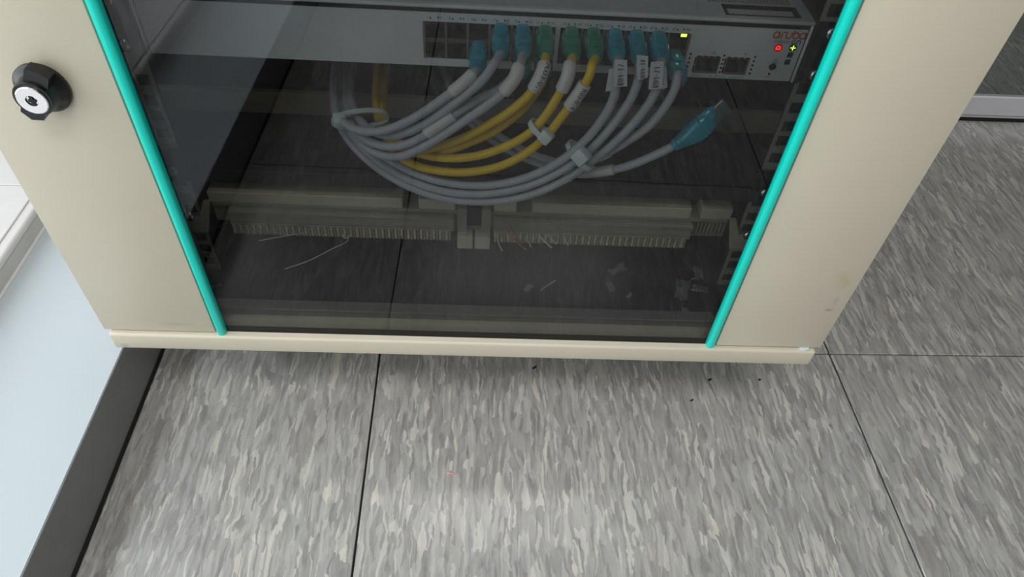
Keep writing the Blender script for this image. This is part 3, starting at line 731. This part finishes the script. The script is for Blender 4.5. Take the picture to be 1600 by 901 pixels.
def flag_on(root, corners, y0, y1, digits, back=None):
    """folded paper tape flag; corners in order top-left, top-right, bottom-right, bottom-left"""
    (a, b, c, d) = corners
    A_, B_, C_, D_ = P(*a, y0), P(*b, y0), P(*c, y1), P(*d, y1)
    n = (B_ - A_).cross(D_ - A_).normalized()
    if n.dot(CAM - A_) < 0: n = -n
    fl = obj('paper_flag', prism(bmesh.new(), [A_, B_, C_, D_], -n * 0.0004), 'paper', root); fl['label'] = 'white paper flag with handwriting'
    if back:
        q = [P(*p_, y1 + 0.004) for p_ in back]
        obj('flag_fold', prism(bmesh.new(), q, -n * 0.0004), 'paper', fl)
    def fr_(x, y):   # writing runs up the flag: x from the bottom (0..1), y across from right (0..1)
        e = D_.lerp(A_, x); g = C_.lerp(B_, x)
        return e.lerp(g, 1 - y) + n * 0.0003
    bm = bmesh.new(); W_ = 0.075
    G = {'R': [[(0, 0), (0, 1)], [(0, 1), (.6, .95), (.6, .6), (0, .5)], [(.15, .5), (.7, 0)]], '0': [[(.35 + .33 * math.cos(t * .7), .5 + .45 * math.sin(t * .7)) for t in range(10)]],
         '9': [[(.6, .7), (.3, .95), (.05, .7), (.3, .5), (.6, .75), (.55, 0)]], '-': [[(.1, .5), (.6, .5)]], '1': [[(.35, 0), (.35, 1)]], '7': [[(0, 1), (.65, 1), (.25, 0)]],
         '8': [[(.3, .5), (.05, .75), (.3, 1), (.55, .75), (.05, .25), (.3, 0), (.55, .25), (.3, .5)]], '2': [[(.05, .8), (.3, 1), (.55, .75), (.05, 0), (.65, 0)]]}
    n_ = len(digits); adv = 0.8 / n_
    for i, ch in enumerate(digits):
        for st in G[ch]:
            stroke(bm, [(0.08 + i * adv + p_[0] * adv, 0.28 + p_[1] * 0.44) for p_ in st][::1], 0.034, lambda x, y: fr_(x, y))
    obj('handwriting', bm, 'ink', fl)

def cable(label, mm, port, pts, boot='boot', hood=True, sleeves=(), flags=(), group='patch cables in the cabinet'):
    root = thing('patch_cable', label, 'cable', group=group)
    if port is not None:
        p = PORT[port]
        start = [Vector((p.x, 0.0865, p.z)), Vector((p.x, 0.0700, p.z)), Vector((p.x, 0.0560, p.z)), Vector((p.x, 0.0460, p.z - 0.0004))]
    else: start = []
    ctrl = start + [P(*q) for q in pts]
    path = spline(ctrl, 10)
    if port is None:
        full_path = path; jp = path
        acc = 0
        for i in range(1, len(path)):
            acc += (path[i] - path[i - 1]).length
            if acc > 0.040: jp = path[i:]; break
    else:
        acc = 0; jp = path
        for i in range(1, len(path)):
            acc += (path[i] - path[i - 1]).length
            if acc > 0.038: jp = path[i:]; break
    root.location = (0, 0, 0)
    obj('jacket', tube(bmesh.new(), jp, CR, 12), mm, root, smooth=60)
    boot_on(root, path, boot, hood, loose=port is None)
    for s in sleeves: sleeve_on(root, path, **s)
    for f_ in flags: flag_on(root, **f_)
    return root

cable('grey patch cable from the lowest leftmost plug, topmost of the grey strands', 'greycable', (2, 1),
      [(741, 113, .030), (722, 131, .0255), (680, 163, .0255), (640, 188, .026), (603, 203, .028), (570, 205, .034), (545, 197, .045), (528, 178, .066), (522, 150, .095), (523, 108, .14), (528, 60, .19)],
      sleeves=[dict(pa=(739, 116), pb=(705, 146), r=.0040)])
cable('grey patch cable from the leftmost upper plug, bare of labels', 'greycable', (3, 0),
      [(772, 100, .030), (758, 120, .0255), (742, 136, .025), (712, 160, .025), (680, 184, .026), (645, 203, .028), (612, 212, .033), (588, 207, .043), (566, 192, .058), (551, 165, .085), (548, 135, .115), (550, 105, .145), (555, 60, .19)])
cable('grey patch cable with a white sleeve halfway along its strand', 'greycable', (4, 1),
      [(800, 122, .038), (780, 140, .038), (752, 153, .034), (712, 177, .027), (680, 199, .026), (648, 220, .027), (612, 229, .030), (580, 222, .038), (556, 205, .052), (542, 178, .078), (540, 145, .105), (543, 105, .145), (548, 60, .19)],
      hood=False, sleeves=[dict(pa=(706, 179), pb=(668, 206), r=.0042)])
cable('grey patch cable with a long white sleeve just below its plug', 'greycable', (4, 0),
      [(811, 104, .029), (803, 124, .0245), (782, 148, .0235), (745, 176, .0235), (700, 206, .024), (660, 230, .025), (625, 244, .028), (594, 241, .034), (566, 224, .046), (551, 200, .062), (545, 165, .092), (547, 130, .12), (552, 100, .15), (560, 55, .195)],
      sleeves=[dict(pa=(811, 105), pb=(786, 144), r=.0044)])
cable('yellow patch cable with a printed white sleeve touching the leftmost green plug', 'yellowcable', (5, 0),
      [(850, 104, .029), (843, 122, .0255), (828, 146, .025), (802, 170, .026), (765, 194, .029), (720, 217, .033), (680, 230, .037), (640, 233, .044), (608, 217, .060), (592, 190, .082), (587, 155, .105), (589, 115, .135), (594, 60, .185)],
      boot='bootgreen', sleeves=[dict(pa=(850, 101), pb=(832, 139), r=.0044, txt='R03-011', size=.0046, vis=0.45)])
cable('yellow patch cable hidden behind the leftmost yellow strand', 'yellowcable', (5, 1),
      [(846, 128, .040), (832, 152, .038), (812, 175, .036), (775, 203, .036), (735, 222, .038), (695, 236, .041), (655, 240, .047), (622, 228, .060), (602, 198, .082), (599, 160, .108), (603, 115, .14), (608, 60, .19)],
      boot='bootgreen', hood=False)
cable('yellow patch cable with a blank white sleeve below the middle green plug', 'yellowcable', (6, 0),
      [(890, 104, .029), (886, 122, .0255), (873, 148, .0245), (850, 184, .0245), (824, 210, .0255), (785, 231, .028), (742, 244, .031), (700, 247, .035), (660, 241, .042), (625, 224, .056), (604, 196, .078), (594, 160, .106), (597, 115, .14), (600, 60, .19)],
      boot='bootgreen', sleeves=[dict(pa=(891, 102), pb=(876, 140), r=.0044)])
cable('yellow patch cable with a printed sleeve hanging lower than the other yellow sleeves', 'yellowcable', (7, 0),
      [(925, 103, .029), (921, 118, .0255), (908, 140, .024), (887, 170, .0235), (858, 207, .0235), (825, 237, .0245), (785, 258, .027), (740, 268, .030), (695, 268, .034), (655, 260, .040), (622, 243, .052), (603, 214, .072), (596, 175, .098), (593, 130, .13), (596, 60, .185)],
      boot='bootgreen', sleeves=[dict(pa=(914, 131), pb=(888, 167), r=.0044, txt='R03-014', size=.0046, vis=0.5)])
cable('grey patch cable with two paper flags, leftmost of the flagged cables', 'greycable', (8, 0),
      [(965, 102, .030), (964, 122, .0255), (958, 155, .0235), (935, 195, .0235), (905, 228, .0245), (868, 256, .0265), (820, 278, .029), (765, 289, .032), (705, 286, .036), (652, 272, .041), (605, 247, .050), (568, 216, .062), (546, 186, .080), (538, 150, .108), (540, 105, .145), (545, 60, .19)],
      flags=[dict(corners=((961, 93), (980, 94), (980, 135), (958, 136)), y0=.021, y1=.0195, digits='R09-17', back=((952, 108), (960, 106), (960, 141), (946, 143)))])
cable('grey patch cable with a paper flag between the two other flagged cables', 'greycable', (9, 0),
      [(999, 103, .030), (998, 120, .0255), (988, 150, .0235), (960, 192, .0235), (922, 234, .0245), (875, 268, .0265), (815, 293, .029), (750, 303, .032), (692, 298, .036), (638, 280, .041), (592, 252, .050), (556, 218, .062), (536, 186, .080), (529, 150, .108), (531, 105, .145), (536, 60, .19)],
      flags=[dict(corners=((995, 86), (1013, 88), (1012, 121), (996, 126)), y0=.021, y1=.0195, digits='R09-18')])
cable('grey patch cable with a large paper flag, rightmost of the flagged cables', 'greycable', (10, 0),
      [(1032, 103, .030), (1031, 122, .0255), (1018, 155, .0240), (985, 198, .0240), (935, 244, .0250), (882, 281, .0270), (822, 306, .029), (757, 315, .032), (692, 309, .036), (632, 288, .041), (582, 256, .050), (546, 220, .062), (527, 186, .080), (521, 150, .108), (523, 105, .145), (528, 60, .19)],
      flags=[dict(corners=((1017, 97), (1037, 96), (1035, 138), (1013, 140)), y0=.021, y1=.0195, digits='R09-21', back=((1037, 104), (1041, 104), (1043, 136), (1035, 140)))])
cable('grey patch cable from the rightmost lower plug, running off behind the tied bundle', 'greycable', (11, 1),
      [(1058, 118, .030), (1055, 136, .0265), (1040, 165, .0255), (1012, 198, .0265), (978, 222, .029), (945, 240, .033), (915, 250, .040), (880, 254, .052), (845, 246, .066), (808, 229, .078), (770, 206, .092), (735, 180, .115), (710, 150, .145), (690, 100, .19)],
      hood=True, sleeves=[dict(pa=(951, 239), pb=(915, 250), r=.0040)])
cable('loose grey cable end with an unplugged teal boot hanging on the right', 'greycable', None,
      [(1134, 164, .040), (1120, 176, .037), (1102, 192, .034), (1076, 213, .031), (1052, 228, .030), (1015, 246, .030), (975, 261, .032), (935, 268, .037), (900, 269, .046), (865, 262, .060), (825, 249, .074), (785, 229, .088), (750, 205, .105), (722, 175, .13), (700, 120, .175)],
      sleeves=[dict(pa=(957, 264), pb=(905, 269), r=.0040)])

# cable ties
def tie(label, c, direction, a, b, head, tail=None, hs=0.0038):
    root = thing('cable_tie', label, 'cable tie', group='white cable ties')
    t = Vector(direction).normalized(); n = (CAM - c); n = (n - t * n.dot(t)).normalized(); s = t.cross(n)
    bm = bmesh.new(); K = 28; hw = 0.0019; th = 0.0006; rings = []
    for k in range(K):
        an = 2 * math.pi * k / K; r0 = s * (math.cos(an) * a) + n * (math.sin(an) * b); o = (s * (math.cos(an) / a) + n * (math.sin(an) / b)).normalized()
        rings.append([bm.verts.new(c + r0 + t * sg * hw + o * dd) for sg, dd in ((-1, 0), (1, 0), (1, 2 * th), (-1, 2 * th))])
    for k in range(K):
        p_, q_ = rings[k], rings[(k + 1) % K]
        for j in range(4): bm.faces.new((p_[j], p_[(j + 1) % 4], q_[(j + 1) % 4], q_[j]))
    bmesh.ops.recalc_face_normals(bm, faces=bm.faces)
    obj('strap', bm, 'nylon', root, smooth=30)
    h = bmesh.new(); hc = Vector(head)
    box(h, -hs, hs, -hs * 0.95, hs * 0.95, -hs * 0.9, hs * 0.9, bev=hs * 0.35, seg=2)
    R_ = Matrix((s, t, n)).transposed().to_4x4(); R_.translation = hc
    bmesh.ops.transform(h, matrix=R_, verts=h.verts)
    obj('lock_head', h, 'nylon', root, smooth=40)
    if tail:
        tb = bmesh.new(); p0, p1 = hc, Vector(tail); d = (p1 - p0); sd = d.cross(n).normalized() * 0.0022
        prism(tb, [p0 + sd, p0 - sd, p1 - sd, p1 + sd], -n * 0.001)
        obj('strap_tail', tb, 'nylon', root)
tie('white cable tie gathering the cables at the far left of the loop', P(563, 186, .066), P(556, 150, .09) - P(566, 215, .055), 0.0195, 0.0085, P(531, 188, .056), hs=0.0046)
tie('small white cable tie around the two lower yellow cables', P(843, 203, .0235), P(868, 178, .0235) - P(820, 228, .0245), 0.0078, 0.0050, P(853, 213, .0190), hs=0.0044)
tie('white cable tie with a hanging tail around the lower grey bundle', P(906, 243, .029), P(935, 215, .025) - P(875, 268, .028), 0.0118, 0.0064, P(908, 244, .0172), None, hs=0.0054)
t3 = [o for o in col.objects if o.name.startswith('cable_tie')][-1]
tb = bmesh.new(); pa, pb = P(890, 262, .030), P(886, 284, .030); sd = Vector((0.0033, 0, 0)); prism(tb, [pa - sd, pa + sd, pb + sd, pb - sd], (0, 0.0012, 0))
obj('strap_tail', tb, 'nylon', t3)

# ================================================================== scraps on the cabinet floor
def scrap(label, u, v, size, seed, z=0.1407):
    rr = random.Random(seed); c = PZ(u, v, z + 0.002); bm = bmesh.new(); n = 7
    g = []
    for i in range(n):
        row = []
        for j in range(5):
            x = (i / (n - 1) - .5) * size * 2 + rr.uniform(-.12, .12) * size; y = (j / 4 - .5) * size + rr.uniform(-.12, .12) * size
            row.append(bm.verts.new((c.x + x, c.y + y, z + 0.0003 + abs(rr.gauss(0, .16)) * size)))
        g.append(row)
    for i in range(n - 1):
        for j in range(4): bm.faces.new((g[i][j], g[i + 1][j], g[i + 1][j + 1], g[i][j + 1]))
    geom = bmesh.ops.solidify(bm, geom=list(bm.faces), thickness=0.0003)
    a = rr.uniform(0, 3.1); bmesh.ops.rotate(bm, cent=c, matrix=Matrix.Rotation(a, 3, 'Z'), verts=bm.verts)
    o = obj('plastic_scrap', bm, 'film', None, smooth=60); tag(o, label, 'scrap', 'scraps inside the cabinet'); return o
scrap('crumpled clear plastic scrap, largest near the right teal strip', 1066, 452, 0.012, 3)
scrap('clear plastic scrap behind the largest scrap by the right teal strip', 1092, 426, 0.009, 5)
scrap('clear plastic scrap right of the largest scrap', 1094, 450, 0.007, 8)
scrap('clear plastic scrap under the right end of the contact teeth', 966, 420, 0.009, 11)
scrap('short bright plastic scrap in front of the one under the contact teeth', 955, 447, 0.006, 14)
scrap('small plastic scrap nearest the front lip on the right', 1072, 488, 0.006, 17)
scrap('tiny plastic scrap near the front lip, left of its neighbour', 1036, 492, 0.004, 19)
scrap('tiny upright plastic scrap between the two groups of scraps', 984, 460, 0.0035, 23)
scrap('small plastic scrap in the middle of the cabinet floor', 826, 448, 0.005, 29)
scrap('bright plastic scrap beside the left teal strip', 338, 445, 0.004, 31)
scrap('plastic scrap on the left below the shelf end', 345, 350, 0.004, 37, 0.1407)
def offcut(label, pts, r_, mm):
    o = obj('wire_offcut', tube(bmesh.new(), spline(pts, 6), r_, 6), mm); tag(o, label, 'wire', 'wire offcuts'); return o
offcut('thin white wire offcut on the middle of the cabinet floor', [PZ(845, 453, .1413), PZ(858, 444, .1413), PZ(868, 438, .1413)], 0.0005, 'whitewire')
offcut('curved white wire offcut in front of the largest plastic scrap', [PZ(1080, 452, .1413), PZ(1090, 454, .1413), PZ(1099, 449, .1413)], 0.0005, 'whitewire')
offcut('white wire offcut behind the largest plastic scrap', [PZ(1080, 436, .1413), PZ(1090, 434, .1413), PZ(1100, 432, .1413)], 0.0005, 'whitewire')
offcut('short bent white wire offcut on the left of the cabinet floor', [PZ(505, 365, .1413), PZ(511, 363, .1413), PZ(517, 366, .1413)], 0.0006, 'whitewire')
# on the tiled floor
offcut('tiny pink wire offcut lying on the grey tiles', [PZ(697, 737, .0008), PZ(704, 739, .0008), PZ(710, 740, .0008)], 0.0006, 'pink')
def crumb(label, u, v, l, wd, a, seed):
    rr = random.Random(seed); c = PZ(u, v, 0.0006); bm = bmesh.new()
    pts = []
    for k in range(8):
        t = 2 * math.pi * k / 8; x, y = l * math.cos(t) * rr.uniform(.7, 1), wd * math.sin(t) * rr.uniform(.6, 1)
        pts.append((c.x + x * math.cos(a) - y * math.sin(a), c.y + x * math.sin(a) + y * math.cos(a), 0.0001))
    prism(bm, pts, (0, 0, 0.0012)); tag(obj('dirt_crumb', bm, 'crumb'), label, 'dirt', 'dirt crumbs on the tiles')
crumb('black dirt crumb on the tiles just below the middle of the cabinet base', 835, 574, 0.0034, 0.0014, 0.7, 1)
crumb('black dirt crumb on the tiles below the right teal strip', 1109, 593, 0.0026, 0.0014, 0.6, 2)
crumb('thin black dirt crumb left of the one below the teal strip', 1081, 625, 0.0026, 0.0010, 0.4, 3)
crumb('small black dirt crumb below the right end of the cabinet base', 1187, 593, 0.0018, 0.0012, 0.2, 4)
